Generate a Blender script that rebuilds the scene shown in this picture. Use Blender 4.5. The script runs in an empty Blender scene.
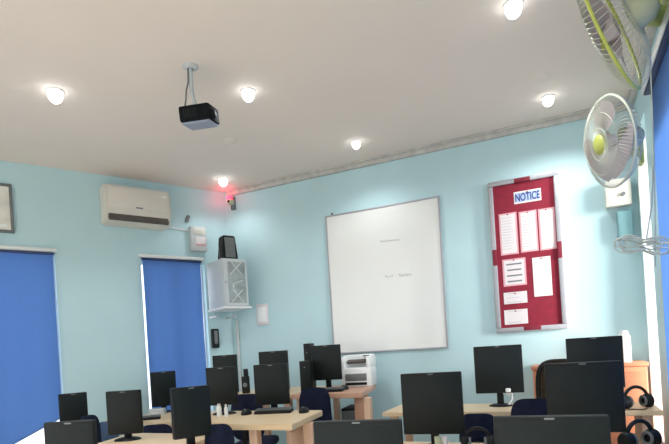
import bpy, bmesh, math, random
from mathutils import Vector, Matrix
random.seed(7)
S = bpy.context.scene
COL = S.collection
PI = math.pi

# ------------------------------------------------------------------ camera model
F = 510.0; PX, PY = 334.5, 350.0; SL = 0.062
CC = 1 / math.sqrt(1 + SL * SL)
TH = math.radians(180 - 65.8)
EYE = 1.2; CEIL = 2.9; YB = 4.4; XR = 0.56
FW = Vector((math.cos(TH), math.sin(TH), 0)); RT = Vector((math.sin(TH), -math.cos(TH), 0)); UP = Vector((0, 0, 1))
O = Vector((0, 0, EYE))

def ray(px, py):
    dx, dy = px - PX, py - PY
    return (FW * F + RT * ((dx - SL * dy) * CC) + UP * ((-SL * dx - dy) * CC)) / F
def at(px, py, z): return O + ray(px, py) * z
def on_z(px, py, Z): r = ray(px, py); return O + r * ((Z - EYE) / r.z)
def on_y(px, py, Y): r = ray(px, py); return O + r * (Y / r.y)
def on_x(px, py, X): r = ray(px, py); return O + r * (X / r.x)
# left wall: runs from the corner towards the viewer, at a blunt angle to the back wall
LC = Vector((-3.118, YB, 0)); LD = Vector((-0.487, -0.873, 0)).normalized(); LN = Vector((0.873, -0.487, 0)).normalized()
def on_l(px, py, off=0.0):
    r = ray(px, py); p0 = LC + LN * off
    t = (p0 - O).dot(LN) / r.dot(LN)
    return O + r * t
def lw(px, py, off=0.0):                  # (distance from corner, height) on the left wall
    p = on_l(px, py, off); return (p - LC).dot(LD), p.z
LYAW = math.atan2(-LD.y, -LD.x)           # local +x runs away from the viewer along the wall
def lpos(w, z, off=0.0): v = LC + LD * w + LN * off; return (v.x, v.y, z)

# ------------------------------------------------------------------ materials
def mat(name, col, rough=0.6, metal=0.0, noise=0.0, nscale=8.0, bump=0.0, bscale=60.0, emit=None, estr=0.0, coat=0.0, trans=0.0, alpha=1.0, spec=0.5):
    m = bpy.data.materials.new(name); m.use_nodes = True
    nt = m.node_tree; b = nt.nodes['Principled BSDF']
    b.inputs['Base Color'].default_value = (*col, 1); b.inputs['Roughness'].default_value = rough
    b.inputs['Metallic'].default_value = metal; b.inputs['Coat Weight'].default_value = coat
    b.inputs['Transmission Weight'].default_value = trans; b.inputs['Alpha'].default_value = alpha
    b.inputs['Specular IOR Level'].default_value = spec
    tc = nt.nodes.new('ShaderNodeTexCoord')
    if noise > 0:
        n = nt.nodes.new('ShaderNodeTexNoise'); n.inputs['Scale'].default_value = nscale; n.inputs['Detail'].default_value = 4
        r = nt.nodes.new('ShaderNodeValToRGB')
        lo = tuple(max(0, c * (1 - noise)) for c in col); hi = tuple(min(1, c * (1 + noise)) for c in col)
        r.color_ramp.elements[0].color = (*lo, 1); r.color_ramp.elements[1].color = (*hi, 1)
        r.color_ramp.elements[0].position = .3; r.color_ramp.elements[1].position = .7
        nt.links.new(tc.outputs['Object'], n.inputs['Vector']); nt.links.new(n.outputs['Fac'], r.inputs['Fac'])
        nt.links.new(r.outputs['Color'], b.inputs['Base Color'])
    if bump > 0:
        n2 = nt.nodes.new('ShaderNodeTexNoise'); n2.inputs['Scale'].default_value = bscale
        bp = nt.nodes.new('ShaderNodeBump'); bp.inputs['Strength'].default_value = bump; bp.inputs['Distance'].default_value = .01
        nt.links.new(tc.outputs['Object'], n2.inputs['Vector']); nt.links.new(n2.outputs['Fac'], bp.inputs['Height'])
        nt.links.new(bp.outputs['Normal'], b.inputs['Normal'])
    if emit:
        b.inputs['Emission Color'].default_value = (*emit, 1); b.inputs['Emission Strength'].default_value = estr
    return m
def wood(name, c1, c2, rough=.45, scale=3.0):
    m = mat(name, c1, rough); nt = m.node_tree; b = nt.nodes['Principled BSDF']
    tc = nt.nodes.new('ShaderNodeTexCoord'); mp = nt.nodes.new('ShaderNodeMapping'); mp.inputs['Scale'].default_value = (1, 14, 14)
    n = nt.nodes.new('ShaderNodeTexNoise'); n.inputs['Scale'].default_value = scale; n.inputs['Detail'].default_value = 6; n.inputs['Distortion'].default_value = .6
    r = nt.nodes.new('ShaderNodeValToRGB'); r.color_ramp.elements[0].color = (*c1, 1); r.color_ramp.elements[1].color = (*c2, 1)
    nt.links.new(tc.outputs['Object'], mp.inputs['Vector']); nt.links.new(mp.outputs['Vector'], n.inputs['Vector'])
    nt.links.new(n.outputs['Fac'], r.inputs['Fac']); nt.links.new(r.outputs['Color'], b.inputs['Base Color'])
    return m
def thin_glass(name, tint=(1, 1, 1), refl=.08):
    m = bpy.data.materials.new(name); m.use_nodes = True; nt = m.node_tree; nt.nodes.clear()
    o = nt.nodes.new('ShaderNodeOutputMaterial'); t = nt.nodes.new('ShaderNodeBsdfTransparent'); g = nt.nodes.new('ShaderNodeBsdfGlossy')
    g.inputs['Roughness'].default_value = .05; t.inputs['Color'].default_value = (*tint, 1)
    x = nt.nodes.new('ShaderNodeMixShader'); x.inputs['Fac'].default_value = refl
    nt.links.new(t.outputs[0], x.inputs[1]); nt.links.new(g.outputs[0], x.inputs[2]); nt.links.new(x.outputs[0], o.inputs['Surface'])
    return m
def translucent(name, col, fac=.4):
    m = bpy.data.materials.new(name); m.use_nodes = True; nt = m.node_tree; b = nt.nodes['Principled BSDF']
    b.inputs['Base Color'].default_value = (*col, 1); b.inputs['Roughness'].default_value = .8
    tc = nt.nodes.new('ShaderNodeTexCoord'); w = nt.nodes.new('ShaderNodeTexNoise'); w.inputs['Scale'].default_value = 90
    r = nt.nodes.new('ShaderNodeValToRGB'); r.color_ramp.elements[0].color = (*[c * .93 for c in col], 1); r.color_ramp.elements[1].color = (*[min(1, c * 1.06) for c in col], 1)
    nt.links.new(tc.outputs['Object'], w.inputs['Vector']); nt.links.new(w.outputs['Fac'], r.inputs['Fac']); nt.links.new(r.outputs['Color'], b.inputs['Base Color'])
    t = nt.nodes.new('ShaderNodeBsdfTranslucent'); nt.links.new(r.outputs['Color'], t.inputs['Color'])
    x = nt.nodes.new('ShaderNodeMixShader'); x.inputs['Fac'].default_value = fac
    o = nt.nodes['Material Output']
    nt.links.new(b.outputs[0], x.inputs[1]); nt.links.new(t.outputs[0], x.inputs[2]); nt.links.new(x.outputs[0], o.inputs['Surface'])
    return m

M = dict(
    wall=mat('aqua_wall_paint', (.51, .71, .745), .6, noise=.03, nscale=2.2, bump=.04, bscale=40),
    ceiling=mat('ceiling_paint', (.82, .73, .66), .8, noise=.02, nscale=1.5, bump=.05, bscale=30),
    floor=mat('floor_tile', (.74, .69, .63), .4, noise=.08, nscale=3),
    moulding=mat('cornice_grey', (.55, .53, .49), .7, noise=.15, nscale=14),
    white=mat('white_paint', (.86, .87, .86), .5, noise=.02),
    board=mat('whiteboard_enamel', (.80, .80, .77), .22, noise=.01, nscale=3, coat=.3),
    alu=mat('brushed_aluminium', (.40, .40, .43), .45, metal=.25, noise=.05, nscale=30),
    felt=mat('red_felt', (.24, .012, .032), .9, noise=.10, nscale=25, bump=.1, bscale=200),
    paper=mat('white_paper', (.74, .68, .69), .8, noise=.01),
    pinkpaper=mat('pink_edge_paper', (.74, .36, .40), .8, noise=.02),
    faint=mat('faint_print', (.50, .46, .49), .8, noise=.03),
    ink=mat('grey_ink', (.30, .27, .30), .8, noise=.05),
    marker=mat('faded_marker', (.42, .45, .45), .7, noise=.05),
    plate=mat('pale_blue_card', (.42, .52, .76), .7, noise=.02),
    blueink=mat('blue_lettering', (.03, .05, .22), .6, noise=.05),
    blind=translucent('blue_blind_fabric', (.16, .31, .60), .33),
    hem=mat('blind_rail_white', (.74, .76, .74), .5, noise=.03),
    darkrail=mat('blind_rail_navy', (.03, .05, .15), .5, noise=.05),
    pane=mat('daylit_frosted_pane', (.9, .92, .95), .4, noise=.01, emit=(.95, .98, 1.0), estr=1.1),
    black=mat('black_plastic', (.009, .011, .012), .5, noise=.15, nscale=20, spec=.25),
    matteblack=mat('matte_black_plastic', (.010, .011, .013), .85, noise=.1, nscale=20, spec=.08),
    screen=mat('dark_screen', (.010, .014, .014), .42, noise=.06, nscale=3, spec=.22),
    grey=mat('grey_plastic', (.16, .17, .17), .5, noise=.08, nscale=20),
    mark=mat('pale_grey_mark', (.17, .18, .19), .5, noise=.03),
    cream=mat('cream_plastic', (.74, .70, .62), .42, noise=.02),
    acwhite=mat('ivory_plastic', (.72, .67, .59), .38, noise=.02),
    slot=mat('dark_vent', (.10, .085, .075), .7, noise=.1),
    fabric=mat('navy_fabric', (.012, .018, .055), .9, noise=.2, nscale=40, bump=.2, bscale=250),
    fabric2=mat('faded_blue_fabric', (.10, .17, .30), .9, noise=.2, nscale=30, bump=.2, bscale=250),
    mesh=mat('brown_mesh_fabric', (.12, .085, .05), .85, noise=.25, nscale=60, bump=.3, bscale=300),
    maple=wood('maple_laminate', (.62, .46, .28), (.74, .58, .38)),
    beech=wood('reddish_laminate', (.50, .28, .19), (.62, .37, .26)),
    peach=wood('peach_wood_leg', (.62, .40, .27), (.72, .49, .35)),
    orange=wood('orange_veneer', (.72, .26, .13), (.85, .36, .20)),
    cabinet=mat('light_grey_metal', (.60, .64, .64), .45, metal=.1, noise=.03),
    doorgrey=mat('smoky_door', (.33, .38, .38), .25, noise=.3, nscale=9),
    pale=mat('pale_bracket_grey', (.55, .58, .58), .5, noise=.05),
    green=mat('lime_plastic', (.52, .56, .12), .45, noise=.05, nscale=15),
    olive=mat('olive_plastic', (.33, .36, .16), .5, noise=.05, nscale=15),
    wire=mat('pale_wire', (.60, .62, .52), .45, noise=.05),
    blade=mat('mauve_fan_blade', (.66, .57, .56), .4, noise=.06, nscale=6),
    greybody=mat('grey_fan_housing', (.50, .53, .36), .5, noise=.06),
    cord=mat('pale_green_cord', (.55, .58, .50), .6, noise=.08, nscale=30),
    redled=mat('red_lamp', (.8, .05, .08), .4, emit=(1, .06, .12), estr=2.2),
    lamp=mat('lit_led', (1, 1, 1), .4, emit=(.95, .98, 1.0), estr=5),
    purple=mat('bluish_projector_base', (.30, .34, .44), .6, noise=.04),
    lens=mat('dark_lens', (.01, .01, .015), .6, noise=.05, spec=.1),
    shadow_teal=mat('teal_shadow_tone', (.22, .42, .45), .6, noise=.05),  # shadow below the regulator box, put into a box colour
    art=mat('beige_print', (.76, .73, .65), .3, noise=.18, nscale=7),
    glass=thin_glass('clear_window_glass', (.97, .98, .98), 0.0),
    redpatch=mat('red_tape', (.20, .012, .03), .8, noise=.1),
)

# ------------------------------------------------------------------ mesh builder
class MB:
    def __init__(s): s.bm = bmesh.new()
    def _add(s, verts, mtx):
        if mtx is not None: bmesh.ops.transform(s.bm, matrix=mtx, verts=verts)
    def box(s, c, d, r=0.0, rot=None, seg=2):
        g = bmesh.ops.create_cube(s.bm, size=1)
        vs = g['verts']
        bmesh.ops.scale(s.bm, vec=d, verts=vs)
        if r > 0:
            es = list({e for v in vs for e in v.link_edges})
            q = bmesh.ops.bevel(s.bm, geom=es, offset=min(r, min(d) * .49), segments=seg, affect='EDGES', profile=.5)
            vs = list({v for f in q['faces'] for v in f.verts} | {v for v in vs if v.is_valid})
            vs = list({w for v in vs for f in v.link_faces for w in f.verts})
        m = Matrix.Translation(Vector(c))
        if rot is not None: m = m @ rot.to_4x4()
        bmesh.ops.transform(s.bm, matrix=m, verts=vs); return s
    def cyl(s, p0, p1, r0, r1=None, seg=20, caps=True):
        r1 = r0 if r1 is None else r1
        p0, p1 = Vector(p0), Vector(p1); d = p1 - p0
        g = bmesh.ops.create_cone(s.bm, cap_ends=caps, segments=seg, radius1=r0, radius2=r1, depth=d.length)
        q = Vector((0, 0, 1)).rotation_difference(d.normalized()).to_matrix().to_4x4()
        bmesh.ops.transform(s.bm, matrix=Matrix.Translation((p0 + p1) / 2) @ q, verts=g['verts']); return s
    def tube(s, pts, r, seg=8, closed=False):
        pts = [Vector(p) for p in pts]; n = len(pts); rings = []; prev = None
        for i, p in enumerate(pts):
            a = pts[(i - 1) % n] if (closed or i > 0) else p; b = pts[(i + 1) % n] if (closed or i < n - 1) else p
            t = (b - a).normalized()
            ref = prev if prev is not None else (Vector((0, 0, 1)) if abs(t.z) < .9 else Vector((1, 0, 0)))
            u = (ref - t * ref.dot(t))
            if u.length < 1e-6: u = t.orthogonal()
            u.normalize(); v = t.cross(u); prev = u
            rings.append([s.bm.verts.new(p + (u * math.cos(k * 2 * PI / seg) + v * math.sin(k * 2 * PI / seg)) * r) for k in range(seg)])
        for i in range(n if closed else n - 1):
            A, B = rings[i], rings[(i + 1) % n]
            for k in range(seg): s.bm.faces.new((A[k], A[(k + 1) % seg], B[(k + 1) % seg], B[k]))
        if not closed:
            s.bm.faces.new(rings[0][::-1]); s.bm.faces.new(rings[-1])
        return s
    def lathe(s, prof, seg=28, mtx=None):
        rings = []; allv = []
        for (r, z) in prof:
            if r < 1e-5: ring = [s.bm.verts.new((0, 0, z))]
            else: ring = [s.bm.verts.new((r * math.cos(k * 2 * PI / seg), r * math.sin(k * 2 * PI / seg), z)) for k in range(seg)]
            rings.append(ring); allv += ring
        for A, B in zip(rings, rings[1:]):
            for k in range(seg):
                if len(A) == 1 and len(B) == 1: continue
                if len(A) == 1: s.bm.faces.new((A[0], B[(k + 1) % seg], B[k]))
                elif len(B) == 1: s.bm.faces.new((A[k], A[(k + 1) % seg], B[0]))
                else: s.bm.faces.new((A[k], A[(k + 1) % seg], B[(k + 1) % seg], B[k]))
        s._add(allv, mtx); return s
    def prism(s, poly, z0, z1, r=0.0, mtx=None):
        a = [s.bm.verts.new((x, y, z0)) for x, y in poly]; b = [s.bm.verts.new((x, y, z1)) for x, y in poly]
        n = len(poly); s.bm.faces.new(a[::-1]); s.bm.faces.new(b)
        es = []
        for i in range(n): s.bm.faces.new((a[i], a[(i + 1) % n], b[(i + 1) % n], b[i]))
        vs = a + b
        if r > 0:
            es = [e for v in vs for e in v.link_edges if (e.verts[0] in a) == (e.verts[1] in a)]
            q = bmesh.ops.bevel(s.bm, geom=list(set(es)), offset=r, segments=2, affect='EDGES')
            vs = list({w for f in q['faces'] for v in f.verts for g in v.link_faces for w in g.verts})
        s._add(vs, mtx); return s
    def build(s, name, m, parent=None, smooth=True, loc=None):
        bm = s.bm
        bmesh.ops.recalc_face_normals(bm, faces=bm.faces)
        me = bpy.data.meshes.new(name); bm.to_mesh(me); bm.free()
        me.materials.append(m)
        o = bpy.data.objects.new(name, me); COL.objects.link(o)
        if smooth:
            me.polygons.foreach_set('use_smooth', [True] * len(me.polygons))
            me.set_sharp_from_angle(angle=math.radians(38))
        if parent is not None: o.parent = parent
        if loc is not None: o.location = loc
        return o
def text_part(name, body, size, m, parent, loc, rot, depth=.0006, sx=1.0):
    cu = bpy.data.curves.new(name, 'FONT'); cu.body = body; cu.size = size; cu.extrude = depth; cu.offset = size * .02; cu.align_x = 'CENTER'; cu.align_y = 'CENTER'
    t = bpy.data.objects.new(name, cu); COL.objects.link(t)
    dg = bpy.context.evaluated_depsgraph_get(); me = bpy.data.meshes.new_from_object(t.evaluated_get(dg))
    bpy.data.objects.remove(t)
    me.materials.clear(); me.materials.append(m)
    o = bpy.data.objects.new(name, me); COL.objects.link(o); o.parent = parent; o.location = loc; o.rotation_euler = rot; o.scale = (sx, 1, 1)
    return o
def tag(o, label, cat, group=None):
    o['label'] = label; o['category'] = cat
    if group: o['group'] = group
    return o
def thing(name, label, cat, loc, rz=0.0, group=None):
    o = bpy.data.objects.new(name, None); COL.objects.link(o); o.location = loc; o.rotation_euler = (0, 0, rz)
    o.empty_display_size = .05
    return tag(o, label, cat, group)
def struct(o): o['kind'] = 'structure'; return o

# ------------------------------------------------------------------ the room shell
struct(MB().box((-2.2, .6, -.05), (7.0, 8.4, .1)).build('floor', M['floor'], smooth=False))
struct(MB().box((-2.2, .6, CEIL + .06), (7.0, 8.4, .12)).build('ceiling', M['ceiling'], smooth=False))
struct(MB().box((-1.3, YB + .1, CEIL / 2), (4.6, .2, CEIL)).build('wall_back', M['wall'], smooth=False))

# left wall with two window openings
def wall_with_holes(L, H, T, holes):
    b = MB(); xs = 0.0
    for (a, c, z0, z1) in sorted(holes):
        b.box(((xs + a) / 2, T / 2, H / 2), (a - xs, T, H))
        if z0 > 0: b.box(((a + c) / 2, T / 2, z0 / 2), (c - a, T, z0))
        if z1 < H: b.box(((a + c) / 2, T / 2, (z1 + H) / 2), (c - a, T, H - z1))
        xs = c
    b.box(((xs + L) / 2, T / 2, H / 2), (L - xs, T, H))
    return b
w1r, _ = lw(57.5, 300); w1l = w1r + 1.05; _, w1t = lw(40, 254)
w2l, w2t = lw(140.5, 262); w2r, _ = lw(206.5, 300)
LWALL = 5.4
# local frame of the left wall: x = distance from the far end, y = outwards
lfar = 0.0
holes = [(w2r, w2l, .42, w2t), (w1r, w1l, .35, w1t)]
o = wall_with_holes(LWALL, CEIL, .2, holes).build('wall_left', M['wall'], smooth=False); struct(o)
# x axis along LD, y axis = -LN
o.matrix_world = Matrix(((LD.x, -LN.x, 0, LC.x), (LD.y, -LN.y, 0, LC.y), (0, 0, 1, 0), (0, 0, 0, 1)))
LM = o.matrix_world.copy()
def window_left(n, a, c, z0, z1):
    r = bpy.data.objects.new('window_%d' % n, None); COL.objects.link(r); struct(r); r.matrix_world = LM
    b = MB(); t = .014
    b.box(((a + c) / 2, .09, z1 - t / 2), (c - a, .05, t)); b.box(((a + c) / 2, .09, z0 + t / 2), (c - a, .05, t))
    b.box((a + t / 2, .09, (z0 + z1) / 2), (t, .05, z1 - z0 - 2 * t)); b.box((c - t / 2, .09, (z0 + z1) / 2), (t, .05, z1 - z0 - 2 * t))
    b.box(((a + c) / 2, .09, (z0 + z1) / 2), (.05, .05, z1 - z0 - 2 * t))
    b.build('window_frame', M['white'], r, smooth=False)
    MB().box(((a + c) / 2, .075, (z0 + z1) / 2), (c - a - 2 * t, .012, z1 - z0 - 2 * t)).build('pane', M['pane'], r, smooth=False)
    MB().box(((a + c) / 2, .03, z0 - .015), (c - a + .06, .16, .03), .006).build('sill', M['white'], r)
window_left(1, w1r, w1l, .35, w1t); window_left(2, w2r, w2l, .42, w2t)

# right wall with a narrow window by the corner (its lit far reveal shows as a white strip) and a wide one behind the blind
YJ = 4.30; YN = 3.88
b = MB(); T = .20; H = CEIL; Y0 = -3.6
hz = [(2.05, 3.36, .75, 2.28), (YN, YJ, .45, 2.62)]
ys = Y0
for (a, c, z0, z1) in hz:
    b.box((XR + T / 2, (ys + a) / 2, H / 2), (T, a - ys, H)); b.box((XR + T / 2, (a + c) / 2, z0 / 2), (T, c - a, z0)); b.box((XR + T / 2, (a + c) / 2, (z1 + H) / 2), (T, c - a, H - z1)); ys = c
b.box((XR + T / 2, (ys + YB + .2) / 2, H / 2), (T, YB + .2 - ys, H))
struct(b.build('wall_right', M['wall'], smooth=False))
def window_right(n, a, c, z0, z1, lining):
    r = bpy.data.objects.new('window_%d' % n, None); COL.objects.link(r); struct(r); r.location = (XR, 0, 0)
    b = MB(); t = .035
    b.box((.17, (a + c) / 2, z1 - t / 2), (.05, c - a, t)); b.box((.17, (a + c) / 2, z0 + t / 2), (.05, c - a, t))
    b.box((.17, a + t / 2, (z0 + z1) / 2), (.05, t, z1 - z0)); b.box((.17, c - t / 2, (z0 + z1) / 2), (.05, t, z1 - z0))
    b.build('window_frame', M['white'], r, smooth=False)
    MB().box((.17, (a + c) / 2, (z0 + z1) / 2), (.006, c - a, z1 - z0)).build('pane', M['glass'], r, smooth=False)
    if lining:
        b = MB(); q = .012
        b.box((.075, c - q / 2, (z0 + z1) / 2), (.15, q, z1 - z0)); b.box((.075, (a + c) / 2, z0 + q / 2), (.15, c - a, q))
        b.build('reveal_lining', M['white'], r, smooth=False)
window_right(3, 2.05, 3.36, .75, 2.28, False); window_right(4, YN, YJ, .45, 2.62, True)

# cable casing along the top of the back wall
b = MB(); b.box((-1.27, YB - .016, CEIL - .026), (3.6, .032, .052), .004); b.box((-1.27, YB - .03, CEIL - .008), (3.6, .06, .016), .003)
struct(b.build('trim_1', M['moulding']))
b = MB(); b.box((XR - .018, 3.0, CEIL - .032), (.036, 2.7, .064), .004); struct(b.build('trim_2', M['moulding']))

# ------------------------------------------------------------------ ceiling lights
def downlight(px, py, label, r=.05, lit=True, power=24):
    p = on_z(px, py, CEIL)
    t = thing('ceiling_downlight', label, 'ceiling light', p, 0, 'round downlights in the ceiling')
    MB().lathe([(r * .93, -.002), (r * .95, -.008), (r * 1.04, -.008), (r * 1.12, -.003), (r * 1.12, 0), (r * .93, 0)]).build('trim_ring', M['white'], t)
    MB().lathe([(0, -r * 1.65), (r * .35, -r * 1.58), (r * .65, -r * 1.35), (r * .85, -r * 1.02), (r * .92, -r * .7), (r * .92, -.002), (r * .92, 0), (0, 0)]).build('diffuser', M['lamp'] if lit else M['ceiling'], t)
    if lit:
        L = bpy.data.lights.new('downlight_beam', 'SPOT'); L.energy = power; L.spot_size = math.radians(150); L.spot_blend = .8; L.shadow_soft_size = .06; L.color = (.93, .98, 1.0)
        l = bpy.data.objects.new('downlight_beam', L); COL.objects.link(l); l.location = (p.x, p.y, CEIL - 1.7 * r - .03)
downlight(55, 91, 'bright round recessed ceiling light nearest the left edge, left of the projector', .046)
downlight(248, 91, 'bright round recessed ceiling light just right of the projector', .042)
downlight(223, 179, 'bright round recessed ceiling light in the far corner above the red lamp', .044, power=6)
downlight(356, 142, 'small round recessed ceiling light above the whiteboard', .036, power=11)
downlight(548, 97, 'bright round recessed ceiling light above the notice board, nearest the small fan', .040, power=11)
downlight(513, 4, 'bright round recessed ceiling light cut by the top edge of the picture', .044)
for px, py, lab in ((540, 77, 'faint round unlit cover plate on the ceiling above the notice board lamp'), (230, 141, 'faint round unlit cover plate on the ceiling below the projector')):
    p = on_z(px, py, CEIL)
    t = MB().lathe([(0, -.008), (.04, -.008), (.055, -.004), (.057, 0), (0, 0)]).build('ceiling_cover_plate', M['ceiling'], None, loc=p)
    tag(t, lab, 'cover plate', 'unlit round plates on the ceiling')

# ------------------------------------------------------------------ projector
pm = on_z(190, 66, CEIL)
zp = (pm - O).dot(FW)
pc = at(199.5, 116, zp)
t = thing('ceiling_projector', 'black projector hanging from the ceiling on a pale pole', 'projector', (pm.x, pm.y, CEIL), math.radians(24.2 + 14))
dz = pc.z - CEIL
inv = Matrix.Rotation(-math.radians(24.2 + 14), 3, 'Z')
rel = inv @ Vector((pc.x - pm.x, pc.y - pm.y, 0))
cx, cy = rel.x, rel.y
hb = .088
ROT = Matrix.Rotation(math.radians(-24), 3, 'Z') @ Matrix.Rotation(math.radians(9), 3, 'X')
def R2(x, y, z): v = ROT @ Vector((x, y, z)); return (cx + v.x, cy + v.y, dz + v.z)
MB().box((cx, cy, dz), (.185, .16, hb), .012, ROT).build('body', M['matteblack'], t)
MB().box(R2(0, 0, -hb / 2 - .004), (.165, .135, .014), .004, ROT).build('base_panel', M['purple'], t)
bl = MB(); bl.cyl(R2(.085, -.045, -.016), R2(.112, -.045, -.016), .027, .025); lr = bl.build('lens_barrel', M['matteblack'], t)
MB().lathe([(0, .004), (.018, .002), (.021, 0), (0, 0)], mtx=Matrix.Translation(R2(.112, -.045, -.016)) @ ROT.to_4x4() @ Matrix.Rotation(PI / 2, 4, 'Y')).build('lens', M['lens'], lr)
b = MB()
for i in range(6): b.box(R2(-.06 + i * .014, -.081, 0), (.006, .004, .045), 0, ROT)
b.build('vent_slats', M['black'], t)
MB().lathe([(.045, 0), (.045, -.008), (.03, -.016), (.02, -.02), (.02, 0)]).build('ceiling_plate', M['pale'], t)
b = MB(); b.tube([(0, 0, -.01), (0.0, 0, dz * .5), (cx * .35 + .0, cy * .3, dz * .72), (cx * .5, cy * .5, dz + hb / 2 + .01)], .0125, 12); b.build('pole', M['pale'], t)
MB().box((cx * .6, cy * .6, dz + hb / 2 + .008), (.07, .06, .018), .004, ROT).build('mount_bracket', M['grey'], t)
b = MB(); b.tube([(-.012, -.01, -.01), (-.016, -.012, dz * .35), (-.03, -.01, dz * .52), (-.035, -.01, dz * .7), (-.045, 0, dz + hb / 2)], .0045); b.build('cable', M['grey'], t)

# ------------------------------------------------------------------ whiteboard
a = on_y(326.8, 217.3, YB - .02); c = on_y(446, 347, YB - .02)
x0, x1, z1, z0 = a.x - .015, c.x + .02, 2.462, 1.158
wbx, wbz = (x0 + x1) / 2, (z0 + z1) / 2; W, Hh = x1 - x0, z1 - z0
t = thing('whiteboard', 'large white marker board on the back wall with faint writing', 'whiteboard', (wbx, YB, z0))
MB().box((0, -.012, Hh / 2), (W - .01, .02, Hh - .01)).build('writing_surface', M['board'], t, smooth=False)
b = MB(); f = .014
for (p, d) in (((0, -.014, Hh - f / 2), (W, .028, f)), ((0, -.014, f / 2), (W, .028, f)), ((-W / 2 + f / 2, -.014, Hh / 2), (f, .028, Hh - 2 * f)), ((W / 2 - f / 2, -.014, Hh / 2), (f, .028, Hh - 2 * f))): b.box(p, d, .003)
b.build('frame', M['alu'], t)
MB().box((-W / 2 + .07, -.02, Hh + .006), (.02, .012, .03), .003).build('mounting_clip', M['grey'], t)
def scribble(px0, px1, py, amp, n, slope):
    b = MB()
    p = []
    for i in range(n):
        u = i / (n - 1); q = on_y(px0 + (px1 - px0) * u, py + slope * u * (px1 - px0), YB - .0225)
        p.append((q.x - wbx + .006 * math.sin(i * 2.1), -.0228, q.z - z0 + amp * math.sin(i * 1.7) * (1 + .4 * math.sin(i * .9))))
    b.tube(p, .0022, 5); return b
scribble(380, 400, 241.5, .007, 22, -.1).build('faint_writing', M['marker'], t)
scribble(385, 393, 276.8, .010, 9, -.1).build('faint_writing', M['marker'], t)
scribble(399, 411, 275.5, .013, 16, -.1).build('faint_writing', M['marker'], t)

# ------------------------------------------------------------------ notice board
x0, x1, z0, z1 = -.497, .036, 1.255, 2.489
nbx = (x0 + x1) / 2; W, Hh = x1 - x0, z1 - z0
t = thing('notice_board', 'tall red felt notice board in a metal frame with pinned papers', 'notice board', (nbx, YB, z0))
MB().box((0, -.012, Hh / 2), (W - .02, .024, Hh - .02)).build('felt_panel', M['felt'], t, smooth=False)
b = MB(); f = .038
for (p, d) in (((0, -.02, Hh - f / 2), (W, .04, f)), ((0, -.02, f / 2), (W, .04, f)), ((-W / 2 + f / 2, -.02, Hh / 2), (f, .04, Hh - 2 * f)), ((W / 2 - f / 2, -.02, Hh / 2), (f, .04, Hh - 2 * f))): b.box(p, d, .006)
b.build('frame', M['alu'], t)
for c_, d_ in (((0, -.021, Hh - f / 2 - .004), (.12, .042, f - .006)), ((.01, -.021, f / 2 + .004), (.13, .042, f - .006)), ((-W / 2 + f / 2 + .004, -.021, Hh * .50), (f - .006, .042, .13)), ((W / 2 - f / 2 - .004, -.021, Hh * .50), (f - .006, .042, .13))):
    MB().box(c_, d_, .002).build('red_frame_band', M['redpatch'], t)
def nb(px, py): q = on_y(px, py, YB - .026); return q.x - nbx, q.z - z0
def pinned(name, pxl, pxr, pyt, pyb, label, lines, m=M['paper'], cat='paper', edge=None, dens=1.0, grp='papers pinned on the red notice board'):
    # corners measured on the left edge (pyt, pyb are at pxl)
    xa, za = nb(pxl, pyt); _, zb = nb(pxl + (pyb - pyt) * .025, pyb); xb, _ = nb(pxr, pyt)
    r = thing(name, label, cat, (nbx + (xa + xb) / 2, YB - .0255, z0 + zb), 0, grp)
    w, h = xb - xa, za - zb
    MB().box((0, 0, h / 2), (w, .0016, h)).build('sheet', edge or m, r, smooth=False)
    if edge: MB().box((0, -.0009, h / 2), (w - .026, .0016, h - .024)).build('printed_face', m, r, smooth=False)
    if lines:
        b = MB()
        if dens > 1.5:
            for i in range(lines): MB().box((0, -.0019, h * (.80 - .21 * i)), (w * (.66 - .05 * (i % 2)), .0008, .012)).build('printed_row', M['mark'], r, smooth=False)
        for i in range(lines if dens < 1.5 else 0):
            zz = h * (.88 - .74 * i / max(1, lines - 1)); ww = w * random.uniform(.5, .74)
            b.box((-w * .37 + ww / 2, -.0019, zz), (ww, .0008, .0035 * dens))
        if dens < 1.5: b.build('print_lines', M['faint'], r, smooth=False)
    b = MB(); b.lathe([(0, .006), (.005, .004), (.006, 0), (0, 0)], 10, Matrix.Translation((0, -.001, h - .012)) @ Matrix.Rotation(PI / 2, 4, 'X')); b.build('pin', M['felt'], r)
    return r
r = pinned('heading_card', 513.5, 541, 192.5, 204.5, 'pale blue heading card with dark blue capitals at the top of the notice board', 0, M['plate'], 'sign', edge=M['paper'], grp=None)
hx = nb(541, 190)[0] - nb(513.5, 190)[0]
text_part('lettering', 'NOTICE', .085, M['blueink'], r, (0, -.0026, .045), (PI / 2, 0, 0), sx=.60)
pinned('pinned_paper', 498.5, 516.5, 214.5, 256, 'tall white printed sheet, left of the three in the notice board upper row', 12, edge=M['pinkpaper'])
pinned('pinned_paper', 518.5, 536.5, 212.2, 253, 'tall white printed sheet, middle of the three in the notice board upper row', 12, edge=M['pinkpaper'])
pinned('pinned_paper', 537.8, 554.5, 209.4, 250.8, 'tall white printed sheet, right of the three in the notice board upper row', 12, edge=M['pinkpaper'])
pinned('pinned_paper', 502, 525.5, 260, 287, 'pinkish squarish sheet with dark printed rows below the upper left paper', 4, edge=M['pinkpaper'], dens=3.0)
pinned('pinned_paper', 532, 550.5, 258, 297, 'tall blank white sheet alone at the lower right of the notice board', 4, edge=None)
pinned('pinned_paper', 503.5, 527, 293, 304.5, 'small landscape white slip, upper of the two at the notice board bottom left', 3)
pinned('pinned_paper', 504, 527.5, 310.5, 325, 'small landscape white slip, lowest paper at the notice board bottom left', 2)

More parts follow.
